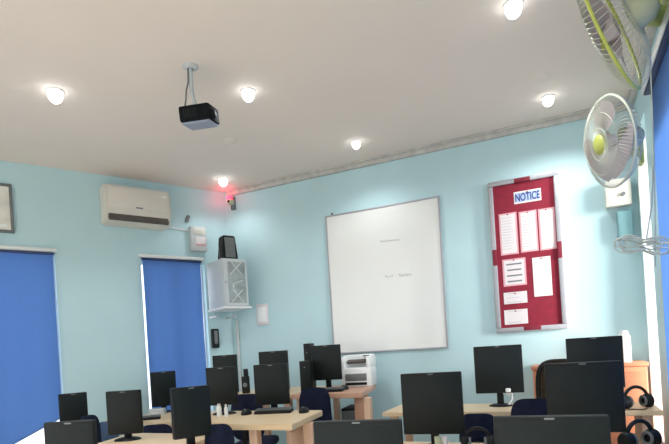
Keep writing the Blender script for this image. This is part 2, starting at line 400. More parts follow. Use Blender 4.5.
# ------------------------------------------------------------------ other back wall fittings
p = on_y(263.5, 325, YB); q = on_y(263.5, 304, YB)
t = thing('switch_plate', 'blank pale square plate on the back wall right of the grey cabinet', 'wall plate', (p.x, YB, p.z))
h = q.z - p.z
MB().box((0, -.006, h / 2), (.135, .012, h), .004).build('plate', M['paper'], t); MB().box((0, -.013, h / 2), (.10, .006, h * .72), .002).build('cover', M['white'], t)
# cream fan regulator box by the corner, teal box below stands for its shadow
p = on_y(618.5, 207, YB - .03); q = on_y(618.5, 180, YB - .03)
t = thing('regulator_box', 'cream electrical box on the back wall behind the smaller fan', 'electrical box', (p.x, YB, p.z))
h = q.z - p.z
MB().box((0, -.04, h / 2), (.17, .08, h), .008).build('housing', M['cream'], t); MB().cyl((.03, -.08, h * .4), (.03, -.095, h * .4), .014).build('knob', M['grey'], t)
p = on_y(625, 240, YB - .03); q = on_y(625, 211, YB - .03)
t = thing('shadow_box', 'teal box standing in for the shadow under the cream electrical box by the right corner', 'electrical box', (p.x + .005, YB, p.z))
h = q.z - p.z
MB().box((0, -.028, h / 2), (.10, .064, h), .005).build('housing', M['shadow_teal'], t); MB().box((0, -.062, h / 2), (.085, .006, h * .9), .002).build('cover', M['shadow_teal'], t)

# red lit alarm in the far corner
p = on_y(229, 200, YB - .08)
t = thing('alarm_lamp', 'small red glowing lamp on a dark bracket in the far corner under the ceiling', 'alarm light', (p.x, YB, p.z - .05))
MB().box((0, -.010, .03), (.05, .028, .13), .004).build('wall_bracket', M['grey'], t)
MB().box((0, -.055, .035), (.045, .07, .05), .01).build('housing', M['greybody'], t)
MB().lathe([(.028, 0), (.028, .02), (.02, .036), (0, .042)], 18, Matrix.Translation((0.0, -.07, .06))).build('red_lens', M['redled'], t)
MB().lathe([(.0, .006), (.012, .004), (.014, 0), (0, 0)], 14, Matrix.Translation((0.0, -.09, .035)) @ Matrix.Rotation(PI / 2, 4, 'X')).build('eye', M['lens'], t)
L = bpy.data.lights.new('alarm_glow', 'POINT'); L.energy = .35; L.color = (1, .1, .15); L.shadow_soft_size = .03
l = bpy.data.objects.new('alarm_glow', L); COL.objects.link(l); l.location = (p.x - .02, YB - .12, p.z + .04)

# ------------------------------------------------------------------ grey wall cabinet, its speaker, wall phone, conduit
e = at(225, 306.5, 4.78); etop = at(224.3, 257.5, 4.78)
dw = (e - LC).dot(LN)                       # distance of the front edge from the left wall
cw, cd, ch = .255, .36, etop.z - e.z
yawc = LYAW
t = thing('wall_cabinet', 'light grey metal wall cabinet with a smoky patterned door in the far corner', 'cabinet', (e.x, e.y, e.z), yawc)
# local: x along the left wall (away), y towards the wall; front at y=0
MB().box((cw / 2, cd / 2 + .012, ch / 2), (cw, cd, ch), .005).build('body', M['cabinet'], t)
d = MB(); d.box((cw / 2, .004, ch / 2), (cw - .012, .014, ch - .016), .003); d = d.build('door', M['cabinet'], t)
MB().box((cw / 2 + .01, -.005, ch / 2), (cw - .075, .006, ch - .07), .002).build('door_glass', M['doorgrey'], d)
b = MB(); gx = cw / 2 + .01; gz = ch / 2
for k in (-1, 1):
    b.tube([(gx - .07, -.009, gz + k * .13 - .06), (gx + .05, -.009, gz + k * .13 + .06)], .006, 6); b.tube([(gx + .06, -.009, gz + k * .13 - .06), (gx - .05, -.009, gz + k * .13 + .06)], .006, 6)
b.tube([(gx - .06, -.009, gz - .02), (gx + .06, -.009, gz + .02)], .006, 6)
b.build('door_pattern', M['cabinet'], d)
MB().cyl((.022, -.002, ch * .5), (.022, -.018, ch * .5), .008).build('lock', M['alu'], d)
MB().box((cw / 2, cd / 2, -.008), (cw + .03, cd + .03, .016), .003).build('shelf', M['white'], t)
b = MB()
for xx in (.03, cw - .03): b.box((xx, cd + .05, -.07), (.022, .30, .02)); b.box((xx, cd + .19, -.03), (.022, .03, .22))
b.build('support_bracket', M['pale'], t)
s0 = t.matrix_basis @ Vector((cw * .48, cd * .36, ch + .001))
t2 = thing('corner_speaker', 'black tapered loudspeaker standing on the grey wall cabinet', 'speaker', s0, yawc)
b = MB()
sp = .235
def taper(w0, d0, w1, d1, h):
    b = MB(); bm = b.bm
    lo = [bm.verts.new(v) for v in ((-w0 / 2, -d0 / 2, 0), (w0 / 2, -d0 / 2, 0), (w0 / 2, d0 / 2, 0), (-w0 / 2, d0 / 2, 0))]
    hi = [bm.verts.new(v) for v in ((-w1 / 2, -d1 / 2, h), (w1 / 2, -d1 / 2, h), (w1 / 2, d1 / 2, h), (-w1 / 2, d1 / 2, h))]
    bm.faces.new(lo[::-1]); bm.faces.new(hi)
    for i in range(4): bm.faces.new((lo[i], lo[(i + 1) % 4], hi[(i + 1) % 4], hi[i]))
    bmesh.ops.bevel(bm, geom=list(bm.edges), offset=.01, segments=2, affect='EDGES'); return b
taper(.165, .13, .125, .11, sp).build('cabinet', M['black'], t2)
MB().box((0, -.061, sp / 2), (.105, .010, sp * .82), .004, Matrix.Rotation(math.radians(-2.6), 3, 'X')).build('grille', M['grey'], t2)
b = MB(); b.tube([(-.07, .03, .0), (-.09, 0, .06), (-.07, .04, .14), (-.05, .05, .2)], .004, 6); b.build('cable', M['grey'], t2)
# wall phone under the cabinet, on the left wall
w, z = lw(215, 348); w_, z_ = lw(214, 329)
t = thing('wall_handset', 'small black handset box on the wall below the grey cabinet', 'wall box', lpos(w, z), LYAW)
MB().box((0, -.02, (z_ - z) / 2), (.075, .04, z_ - z), .008).build('housing', M['black'], t); MB().box((0, -.044, (z_ - z) * .55), (.035, .02, (z_ - z) * .7), .008).build('grip', M['grey'], t)
b = MB(); b.cyl((0, 0, .0), (0, 0, 1.55), .014, seg=12); 
cpos = on_y(229, 345, YB - .03)
b = b.build('corner_conduit', M['pale'], None, loc=(LC.x + .07, YB - .018, .02)); tag(b, 'thin pale vertical conduit in the far corner under the grey cabinet', 'conduit')

# control box on the left wall
w, z = lw(197.5, 252); w_, z_ = lw(196.5, 228)
t = thing('stabilizer_box', 'grey and pink box with a white label on the wall above the narrow blue blind', 'electrical box', lpos(w, z), LYAW)
h = z_ - z
MB().box((0, -.035, h / 2), (.165, .07, h), .01).build('housing', M['pale'], t)
MB().box((.012, -.073, h * .42), (.10, .008, h * .30), .002).build('white_label', M['paper'], t)
MB().box((.012, -.073, h * .24), (.10, .006, h * .05), .001).build('pink_stripe', M['pinkpaper'], t)
MB().box((0.0, -.073, h * .78), (.11, .006, h * .25), .002).build('dial_panel', M['art'], t)
b = MB(); w2, z2 = lw(187.5, 219); w3, z3 = lw(166, 227)
pts = [lpos(w3, z3, .012), lpos((w3 + w2) / 2, z3 - .012, .012), lpos(w2, z3 - .02, .012), lpos(w, z + h * .9, .02)]
b.tube(pts, .006, 6); tag(b.build('air_conditioner_cable', M['white']), 'thin pale cable running from the air conditioner to the grey wall box', 'cable')
w, z = lw(187, 219)
b = MB().box((0, -.012, 0), (.03, .024, .07), .006); b = b.build('wall_hook', M['grey'], None, loc=lpos(w, z)); b.rotation_euler = (0, .4, LYAW); tag(b, 'tiny dark hook on the left wall right of the air conditioner', 'hook')

# ------------------------------------------------------------------ air conditioner
wl, zt = lw(104, 181.5, .2); wr, _ = lw(170, 197, .2); _, zb = lw(109, 220.5, .19)
L_ = wl - wr; h = zt - zb
t = thing('air_conditioner', 'ivory split air conditioner high on the left wall between the blinds', 'air conditioner', lpos((wl + wr) / 2, zb), LYAW)
prof = [(0, 0), (-.10, 0), (-.15, .015), (-.195, .085), (-.20, .12), (-.20, h - .05), (-.185, h - .012), (-.15, h), (0, h)]
b = MB(); bm = b.bm
A = [bm.verts.new((-L_ / 2, y, z)) for y, z in prof]; B = [bm.verts.new((L_ / 2, y, z)) for y, z in prof]
bm.faces.new(A); bm.faces.new(B[::-1])
for i in range(len(prof)): bm.faces.new((A[i], A[(i + 1) % len(prof)], B[(i + 1) % len(prof)], B[i]))
bmesh.ops.bevel(bm, geom=[e for e in bm.edges if abs(e.verts[0].co.x) > L_ / 2 - .001 and abs(e.verts[0].co.x - e.verts[1].co.x) < .001], offset=.012, segments=2, affect='EDGES')
b.build('body', M['acwhite'], t)
MB().box((0, -.203, h * .62), (L_ - .05, .008, h * .56), .004).build('front_panel', M['acwhite'], t)
s_ = MB().box((0, -.176, .05), (L_ - .05, .036, .075), .004, Matrix.Rotation(math.radians(-34), 3, 'X')).build('air_outlet', M['slot'], t)
MB().box((0, -.190, .022), (L_ - .08, .006, .008), .002, Matrix.Rotation(math.radians(-34), 3, 'X')).build('louvre', M['acwhite'], t)
MB().box((L_ / 2 - .06, -.2085, h * .78), (.045, .004, .02), .002).build('display', M['white'], t)
MB().box((0, -.2085, h * .40), (.06, .003, .012), .001).build('badge', M['mark'], t)

# ------------------------------------------------------------------ framed picture at the left edge
wr, zt = lw(11.5, 184.5, .02); _, zb = lw(12.5, 233, .02)
fw = .42; h = zt - zb
t = thing('picture_frame', 'dark framed beige print on the left wall, cut by the left edge', 'picture', lpos(wr + fw / 2, zb), LYAW)
MB().box((0, -.012, h / 2), (fw - .03, .016, h - .03)).build('print', M['art'], t, smooth=False)
b = MB(); f = .022
for (p, d) in (((0, -.015, h - f / 2), (fw, .03, f)), ((0, -.015, f / 2), (fw, .03, f)), ((-fw / 2 + f / 2, -.015, h / 2), (f, .03, h - 2 * f)), ((fw / 2 - f / 2, -.015, h / 2), (f, .03, h - 2 * f))): b.box(p, d, .004)
b.build('frame', M['grey'], t)
MB().box((fw * .33, -.0215, h * .14), (.045, .003, .022)).build('caption_plate', M['white'], t, smooth=False)

# ------------------------------------------------------------------ blinds
def blind_left(a, c, zt, hem_far, hem_near, label, skew=0.0):     # a: far side, c: near side, distances from the corner
    W = c - a
    t = thing('roller_blind', label, 'blind', lpos((a + c) / 2, (hem_far + hem_near) / 2), LYAW)
    zb = (hem_far + hem_near) / 2
    b = MB(); bm = b.bm; nx, nz = 24, 20; g = []
    for i in range(nx + 1):
        x = W / 2 - W * i / nx; hz = hem_far + (hem_near - hem_far) * i / nx; row = []
        for j in range(nz + 1):
            z = zt - (zt - hz) * j / nz; y = -.03 - .004 * math.sin(i * 1.1) * j / nz - .003 * math.sin(j * .6 + i * .2)
            row.append(bm.verts.new((x + skew * (i / nx) * j / nz, y, z - zb)))
        g.append(row)
    for i in range(nx):
        for j in range(nz): bm.faces.new((g[i][j], g[i + 1][j], g[i + 1][j + 1], g[i][j + 1]))
    bmesh.ops.solidify(bm, geom=list(bm.faces), thickness=.002)
    b.build('fabric', M['blind'], t)
    MB().cyl((-W / 2 - .01, -.03, zt - zb + .01), (W / 2 + .01, -.03, zt - zb + .006), .011).build('roller', M['darkrail'], t)
    MB().box((0, -.03, zt - zb + .034), (W + .06, .06, .03), .004).build('head_rail', M['hem'], t)
    b = MB(); b.cyl((W / 2, -.03, hem_far - zb), (-W / 2 + skew, -.03, hem_near - zb), .008, seg=10); b.build('hem_bar', M['blind'], t)
wr, zt = lw(52.5, 254.5, .035); wh, zh = lw(60, 418, .03); wh2, zh2 = lw(13, 444, .03)
sl = (zh2 - zh) / (wh2 - wh)
blind_left(wr, wr + 1.02, zt, zh + sl * (wr - wh), max(.2, zh + sl * (wr + 1.02 - wh)), 'wide blue roller blind at the left edge with a slanting hem')
wl, zt = lw(142.5, 259.5, .035); wr, _ = lw(202.5, 300, .035)
wlb, _ = lw(151, 408, .035); blind_left(wr, wl, zt, .55, .55, 'narrow blue roller blind on the left wall below the air conditioner', max(0, wl - wlb) * 1.2)
# right blind
pt = on_x(648.5, 94, XR - .06)
BY1, BZ = pt.y, pt.z; BY0 = 1.95
t = thing('roller_blind', 'blue roller blind on the right wall beside the fans, seen edge on', 'blind', (XR, (BY0 + BY1) / 2, .6))
W = BY1 - BY0
b = MB(); bm = b.bm; g = []
for i in range(25):
    row = []
    for j in range(21):
        row.append(bm.verts.new((-.05 - .005 * math.sin(i * .9) * j / 20, -W / 2 + W * i / 24, (BZ - .6) * (1 - j / 20))))
    g.append(row)
for i in range(24):
    for j in range(20): bm.faces.new((g[i][j], g[i + 1][j], g[i + 1][j + 1], g[i][j + 1]))
bmesh.ops.solidify(bm, geom=list(bm.faces), thickness=.002)
b.build('fabric', M['blind'], t)
MB().box((-.045, 0, BZ - .6 + .03), (.07, W + .04, .06), .008).build('head_rail', M['darkrail'], t)
MB().box((-.085, 0, BZ - .6 + .03), (.008, W + .05, .05), .003).build('valance', M['hem'], t)
MB().cyl((-.05, -W / 2, 0), (-.05, W / 2, 0), .009, seg=10).build('hem_bar', M['blind'], t)
b = MB(); b.tube([(-.09, W / 2 - .30, BZ - .6), (-.085, W / 2 - .22, BZ - 1.0), (-.085, W / 2 - .12, BZ - 1.35), (-.08, W / 2 - .02, BZ - 1.55)], .003, 6); b.build('pull_cord', M['cord'], t)

# ------------------------------------------------------------------ wall fans
def wall_fan(center, face_heading, tilt, R, mount, label, band):
    t = thing('wall_fan', label, 'fan', mount, 0, 'wall fans on the right wall')
    mount = Vector(mount)
    dirv = Vector((math.cos(face_heading) * math.cos(tilt), math.sin(face_heading) * math.cos(tilt), -math.sin(tilt)))
    q = Vector((0, 0, 1)).rotation_difference(dirv)
    Q = Matrix.Translation(Vector(center) - mount) @ q.to_matrix().to_4x4()     # local +z = facing
    def wires(sgn, depth, n, hub):
        b = MB()
        for k in range(n):
            a = 2 * PI * k / n
            pts = []
            for u in (0, .25, .5, .75, .92, 1):
                rr = hub + (R - hub) * u; zz = sgn * depth * math.sqrt(max(0, 1 - u ** 2.6))
                aa = a + .25 * u * (1 - u) * 2
                pts.append((rr * math.cos(aa), rr * math.sin(aa), zz))
            b.tube(pts, .0013, 4)
        for rr in (.35, .68):
            u = (rr * R - hub) / (R - hub); zz = sgn * depth * math.sqrt(max(0, 1 - max(u, 0) ** 2.6))
            b.tube([(rr * R * math.cos(k * PI / 20), rr * R * math.sin(k * PI / 20), zz) for k in range(40)], .0016, 4, True)
        bmesh.ops.transform(b.bm, matrix=Q, verts=b.bm.verts); return b
    wires(1, .055, 72, R * .22).build('front_grille', M['wire'], t)
    wires(-1, .085, 60, R * .25).build('rear_grille', M['wire'], t)
    b = MB(); b.tube([(R * math.cos(k * PI / 32), R * math.sin(k * PI / 32), 0) for k in range(64)], .0065, 8, True)
    bmesh.ops.transform(b.bm, matrix=Q, verts=b.bm.verts); b.build('rim_ring', M['green'] if band else M['wire'], t)
    MB().lathe([(0, .072), (R * .12, .070), (R * .2, .062), (R * .235, .05), (R * .235, .042), (0, .042)], 28, Q).build('hub_cap', M['green'], t)
    for k in range(3):
        b = MB(); bm = b.bm; g = []
        for i in range(9):
            u = i / 8; rr = R * (.16 + .74 * u); row = []
            half = (.45 + .42 * math.sin(min(1, u * 1.15) * PI * .62)) * (1 if u < .9 else .82)
            for j in range(9):
                s_ = -1 + 2 * j / 8; aa = k * 2 * PI / 3 + s_ * half + .25 * u
                row.append(bm.verts.new((rr * math.cos(aa), rr * math.sin(aa), .012 - s_ * .030 * (1 - .3 * u))))
            g.append(row)
        for i in range(8):
            for j in range(8): bm.faces.new((g[i][j], g[i + 1][j], g[i + 1][j + 1], g[i][j + 1]))
        bmesh.ops.solidify(bm, geom=list(bm.faces), thickness=.003)
        bmesh.ops.transform(bm, matrix=Q, verts=bm.verts); b.build('blade', M['blade'], t)
    MB().lathe([(0, .04), (R * .15, .036), (R * .17, .01), (R * .17, -.02), (0, -.02)], 24, Q).build('blade_hub', M['blade'], t)
    MB().lathe([(0, -.06), (R * .26, -.07), (R * .27, -.10), (R * .24, -.14), (R * .15, -.165), (0, -.17)], 28, Q).build('motor_housing', M['greybody'], t)
    # arm down and back to the wall plate
    back = Q @ Vector((0, 0, -.14)); 
    b = MB(); knee = Vector((-.07, 0.0, .0)) + Vector((back.x * .35, back.y * .35, back.z * .35))
    b.tube([(-.02, 0, 0), (-.06, back.y * .06, back.z * .05), knee, back], .044 if band else .026, 14); b.build('arm', M['green'] if band else M['olive'], t)
    MB().box((-.014, 0, 0), (.028, .09, .17), .012).build('wall_plate', M['olive'], t)
    b = MB(); b.tube([(-.03, .02, -.07), (-.035, .03, -.2), (-.03, .05, -.34)], .004, 6); b.build('power_cord', M['cord'], t)
    return t
m2 = on_x(643.5, 152, XR)
c2 = at(609.5, 142.5, 2.66)
wall_fan(c2, math.radians(203), math.radians(9), .228, m2, 'round wall fan with lime hub facing the room, left of the larger fan', False)
m1 = on_x(671, 14, XR)
c1 = at(611, 28, 2.04)
wall_fan(c1, math.radians(158), math.radians(14), .262, m1, 'large wall fan with lime rim cut by the top edge, nearest the viewer', True)

# bundle of pale cord tied on the right wall
p = on_x(646.5, 244, XR - .15)
b = MB()
CR = Vector((.97, -.24, 0))
for k in range(7):
    pts = []; ph = random.uniform(0, 6)
    for i in range(29):
        a = 2 * PI * i / 28.99
        pts.append(CR * ((.06 + .012 * k) * math.cos(a) - .02 + .012 * math.sin(ph)) + Vector((0, .014 * math.sin(a * 2 + ph), (.022 + .007 * ((k * 5) % 7)) * math.sin(a) * (abs(math.cos(a)) + .3) - .025 * math.cos(a) + .008 * math.sin(ph * 2))))
    b.tube(pts, .0034, 6, True)
b.tube([(.0, 0, .02), (.04, .05, .2), (.07, .12, .42)], .004, 6)
b.tube([(.0, 0, .0), (.08, -.02, -.01), (.125, -.03, -.03)], .006, 6)
o = b.build('cord_bundle', M['cord'], None, loc=(p.x, p.y, p.z)); tag(o, 'tangled bundle of pale cord tied up on the right wall below the fans', 'cord')

# ------------------------------------------------------------------ furniture builders
def leg_panel(b, x, y, w, d, h): b.box((x, y, h / 2), (w, d, h), .003)
def desk(name, label, poly, Z, top, leg, legs, thick=.03, extras=None):
    c = Vector((sum(p[0] for p in poly) / len(poly), sum(p[1] for p in poly) / len(poly)))
    t = thing(name, label, 'desk', (c.x, c.y, 0))
    MB().prism([(x - c.x, y - c.y) for x, y in poly], Z - thick, Z, .004).build('tabletop', top, t)
    for (x, y, w, d) in legs:
        b = MB(); leg_panel(b, x - c.x, y - c.y, w, d, Z - thick - .001); b.build('leg', leg, t)
    if extras: extras(t, c)
    return t

def monitor(px0, px1, pt, pb, z, yaw, Z, label, stand=True, group='black monitors on the desks'):
    # px0..px1, pt..pb: the panel's outline; Z: the desk height below it
    pc = (px0 + px1) / 2
    base = at(pc, (pt + pb) / 2, z)
    vr = ray(pc, (pt + pb) / 2); perp = math.atan2(vr.y, vr.x) - PI / 2
    w = (px1 - px0) * z / F / max(.45, math.cos(yaw - perp)); ztop = at(pc, pt, z).z; zbot = at(pc, pb, z).z
    h = ztop - zbot; cz = (ztop + zbot) / 2 - Z
    t = thing('computer_monitor', label, 'monitor', (base.x, base.y, Z), yaw, group)
    MB().box((0, 0, cz), (w, .035, h), .006).build('bezel', M['black'], t)
    MB().box((0, .026, cz), (w * .8, .03, h * .75), .012).build('rear_shell', M['black'], t)
    MB().box((0, -.0172, cz + .004), (w - .03, .003, h - .04), .001).build('screen', M['screen'], t)
    MB().box((0, -.0182, cz + h / 2 - .008), (.03, .002, .006)).build('badge', M['mark'], t, smooth=False)
    b = MB(); b.box((0, .03, (cz - h * .1) / 2 + .008), (.045, .022, cz - h * .1), .006); b.build('neck', M['black'], t)
    b = MB(); b.lathe([(0, .018), (.05, .016), (.075, .008), (.082, 0), (0, 0)], 28, Matrix.Translation((0, .02, 0)) @ Matrix.Diagonal((1.0, .8, 1, 1))); b.build('base', M['black'], t)
    return t

def chair(px, pt, z, yaw, label, w=.42, top=M['fabric'], seat_z=None, high=False, frame=M['black'], group='office chairs at the desks'):
    p = at(px, pt, z); ztop = p.z
    seat = seat_z or max(.32, ztop - .44)
    t = thing('office_chair', label, 'chair', (p.x, p.y, 0), yaw, group)       # local -y: the open front of the seat lies at +y (away); back at y=0
    bh = ztop - seat - .06; sr = min(.25, w * .62)
    b = MB(); bm = b.bm; nx, nz = 14, 12; g = []
    for i in range(nx + 1):
        u = -1 + 2 * i / nx; row = []
        for j in range(nz + 1):
            v = -1 + 2 * j / nz
            k = 1 / max(1, (abs(u) ** 4 + abs(v) ** 4) ** .25)
            x, zz = u * k, v * k
            row.append(bm.verts.new((x * w / 2 * (1 - .04 * v), .05 * (abs(x) ** 2) - .03 * (1 - zz * zz) + .0, seat + .06 + bh / 2 + zz * bh / 2)))
        g.append(row)
    for i in range(nx):
        for j in range(nz): bm.faces.new((g[i][j], g[i + 1][j], g[i + 1][j + 1], g[i][j + 1]))
    bmesh.ops.solidify(bm, geom=list(bm.faces), thickness=-.045)
    bk = b.build('backrest', top, t)
    if high:
        edge = []
        for k in range(48):
            a = 2 * PI * k / 48; u, v = math.cos(a), math.sin(a); kk = 1 / ((abs(u) ** 4 + abs(v) ** 4) ** .25)
            x, zz = u * kk, v * kk
            edge.append((x * w / 2 * (1 - .04 * zz), .05 * x * x - .03 * (1 - zz * zz) - .02, seat + .06 + bh / 2 + zz * bh / 2))
        MB().tube(edge, .019, 8, True).build('back_frame', M['black'], bk)
    MB().box((0, .04 + min(.40, w * 1.35) / 2, seat), (w + .02, min(.40, w * 1.35), .07), .03, seg=3).build('seat', M['fabric'] if high else top, t)
    b = MB(); b.tube([(0, -.055, seat + .06 + bh * .45), (0, -.065, seat + .05), (0, -.02, seat - .05), (0, .18, seat - .055)], .02, 8); b.build('back_support', M['black'], t)
    MB().cyl((0, .22, .07), (0, .22, seat - .035), .025).build('gas_column', M['black'], t)
    b = MB()
    for k in range(5):
        a = 2 * PI * k / 5 + .3; e = (sr * math.cos(a), .22 + sr * math.sin(a), .06); b.tube([(0, .22, .085), e], .018, 8)
    st = b.build('star_base', M['black'], t)
    for k in range(5):
        a = 2 * PI * k / 5 + .3; e = Vector((sr * math.cos(a), .22 + sr * math.sin(a), .028)); tv = Vector((-math.sin(a), math.cos(a), 0)) * .018
        MB().cyl(e - tv, e + tv, .027, seg=14).build('caster', M['black'], st)
    return t

def keyboard(p, yaw, w, d, label, m=M['black']):
    t = thing('keyboard', label, 'keyboard', p, yaw, 'keyboards on the desks')
    MB().box((0, 0, .011), (w, d, .02), .005, Matrix.Rotation(math.radians(4), 3, 'X')).build('case', m, t)
    b = MB()
    for r in range(5):
        for c in range(15):
            b.box((-w / 2 + w * (c + .5) / 15, -d * .40 + d * .80 * (r + .5) / 5, .024 + .0012 * r), (w / 15 * .8, d * .13, .006), .0)
    k = b.build('keys', M['grey'], t, smooth=False)
    return t
def mouse(p, yaw, label, s=1.0):
    t = thing('computer_mouse', label, 'mouse', p, yaw, 'mice on the desks')
    b = MB(); b.lathe([(0, .036), (.014, .034), (.025, .026), (.031, .012), (.031, 0), (0, 0)], 20, Matrix.Diagonal((s, 1.6 * s, s, 1))); b.build('shell', M['black'], t)
    MB().cyl((-.005 * s, -.018 * s, .033 * s), (.005 * s, -.018 * s, .033 * s), .006 * s).build('wheel', M['grey'], t)
    return t
def headphones(p, yaw, label, s=1.0, lean=0.0):
    t = thing('headphones', label, 'headphones', p, yaw, 'black headphones on the desks')
    r = .075 * s
    b = MB(); b.tube([(r * math.cos(a), .0, .045 * s + r * .15 + r * math.sin(a)) for a in [PI * k / 20 for k in range(21)]], .010 * s, 8); b.build('headband', M['black'], t)
    for sx in (-1, 1):
        b = MB(); b.lathe([(0, -.022 * s), (.034 * s, -.022 * s), (.042 * s, -.01 * s), (.042 * s, .012 * s), (.03 * s, .022 * s), (0, .022 * s)], 22, Matrix.Translation((sx * r, 0, .044 * s)) @ Matrix.Rotation(PI / 2, 4, 'Y')); e = b.build('ear_cup', M['black'], t)
        MB().lathe([(.02 * s, 0), (.032 * s, 0), (.036 * s, .008 * s), (.03 * s, .014 * s), (.02 * s, .01 * s)], 18, Matrix.Translation((sx * (r - .024 * s), 0, .044 * s)) @ Matrix.Rotation(-sx * PI / 2, 4, 'Y')).build('ear_pad', M['grey'], e)
    b = MB(); b.tube([(-r, -.02, .01), (-r * 1.1, -.06, .008), (-r * .4, -.09, .006), (r * .2, -.07, .006)], .003, 6); b.build('cable', M['black'], t)
    return t
def P2(px, py, Z): v = on_z(px, py, Z); return (v.x, v.y)
def floor_pt(px, py, Z): v = on_z(px, py, Z); return Vector((v.x, v.y, Z))

# ------------------------------------------------------------------ table M: maple table in the middle left
ZM = .82
fr = Vector(P2(292, 424.5, ZM)); br = Vector(P2(325, 410, ZM)); fl0 = Vector(P2(229, 424.5, ZM)); fl1 = Vector(P2(205, 420.5, ZM)); bl = Vector(P2(196, 409, ZM))
poly = [(fl1.x, fl1.y), (fl0.x, fl0.y), (fr.x, fr.y), (br.x, br.y - .04), (br.x - .02, br.y), (bl.x + .04, br.y)]
g1 = Vector(P2(309, 417.5, ZM)); g2 = Vector(P2(248.5, 424.5, ZM))
def extra(t, c):
    MB().box((g1.x - .08 - c.x, g1.y + .12 - c.y, ZM - .17), (.025, .30, .18), .004, Matrix.Rotation(math.radians(-18), 3, 'Z')).build('modesty_panel', M['peach'], t)
desk('computer_desk', 'light maple desk with a keyboard and two white bottles in the middle left', poly, ZM, M['maple'], M['peach'],
     [(g1.x - .02, g1.y + .035, .06, .05), (g2.x, g2.y + .06, .05, .05), (fl1.x + .06, fl1.y + .1, .05, .05), (bl.x + .12, br.y - .1, .05, .05), (br.x - .12, br.y - .12, .04, .05)], .032, extra)
# ------------------------------------------------------------------ desk K: the long desk along the back wall
ZK = .88
kfr = P2(363, 392.8, ZK); kbr = P2(377, 384.2, ZK); yk0 = (P2(330, 394, ZK)[1] + kfr[1]) / 2
kfl = (on_y(212, 397, yk0).x + .35, yk0)
ykb = min(YB - .06, kbr[1])
kmx = on_y(291, 395, yk0).x
poly = [(kmx + .004, yk0), (kfr[0], yk0), (kbr[0], ykb - .03), (kbr[0] - .02, ykb), (kmx + .004, ykb)]
lx = P2(362.5, 394, ZK)
def extra(t, c):
    MB().box((lx[0] - .10 - c.x, yk0 + .12 - c.y, ZK - .15), (.08, .03, .22), .003).build('bracket_panel', M['beech'], t)
desk('computer_desk', 'reddish desk along the back wall below the whiteboard with the white printer', poly, ZK, M['beech'], M['peach'],
     [(lx[0] - .01, yk0 + .05, .05, .05), (kmx + .05, yk0 + .06, .05, .05), (kbr[0] - .1, ykb - .06, .05, .05), (kmx + .05, ykb - .06, .05, .05)], .035, extra)
kx0 = kfl[0] - .35
desk('computer_desk', 'pale desk along the back wall in the far corner under the grey wall cabinet', [(kx0, yk0), (kmx - .004, yk0), (kmx - .004, ykb), (kx0, ykb)], ZK, M['maple'], M['peach'],
     [(kx0 + .06, yk0 + .06, .05, .05), (kmx - .06, yk0 + .06, .05, .05), (kx0 + .06, ykb - .06, .05, .05), (kmx - .06, ykb - .06, .05, .05)], .035)
# ------------------------------------------------------------------ left desk L
ZL = .73
a = Vector(P2(138, 420.5, ZL)); b_ = Vector(P2(160, 423, ZL)); c_ = Vector(P2(174, 414.5, ZL))
poly = [(a.x - .35, a.y - .02), (a.x, a.y), (b_.x - .02, b_.y), (b_.x + .06, b_.y + .05), (c_.x, c_.y), (c_.x - .02, c_.y + .28), (c_.x - .26, c_.y + .28)]
desk('computer_desk', 'small light desk under the narrow blue blind with paper and a keyboard', poly, ZL, M['maple'], M['peach'],
     [(a.x - .12, a.y + .1, .05, .05), (b_.x - .05, b_.y + .08, .05, .05), (c_.x - .1, c_.y + .1, .05, .05), (c_.x - .2, c_.y + .22, .05, .05)])
# ------------------------------------------------------------------ desk N: nearer left desk
ZN = .73
n0 = Vector(P2(98, 444, ZN)); n1 = Vector(P2(201, 441.5, ZN))
nyf = min(n0.y, n1.y) - .36; nyb = nyf + .74
poly = [(n0.x + .06, nyf), (n1.x, nyf), (n1.x - .03, nyb), (n0.x - .12, nyb)]
desk('computer_desk', 'light maple desk at the bottom edge under the two left monitors', poly, ZN, M['maple'], M['peach'],
     [(n0.x + .1, nyf + .06, .05, .05), (n1.x - .05, nyf + .06, .05, .05), (n1.x - .08, nyb - .06, .05, .05), (n0.x - .06, nyb - .06, .05, .05)])
# ------------------------------------------------------------------ desk A: right back desk
ZA = .735
a0 = P2(445, 404, ZA); a1 = P2(649, 403.5, ZA); af = P2(649, 411.5, ZA)
ayb = max(a0[1], a1[1]); ayf = ayb - .46
poly = [(a0[0] - .35, ayf), (XR - .06, ayf), (XR - .06, ayb), (a0[0] - .35, ayb)]
desk('computer_desk', 'long pale desk across the right side in front of the notice board', poly, ZA, M['maple'], M['peach'],
     [(a0[0] - .28, ayf + .06, .05, .05), (XR - .14, ayf + .06, .05, .05), (a0[0] - .28, ayb - .06, .05, .05), (XR - .14, ayb - .06, .05, .05)])
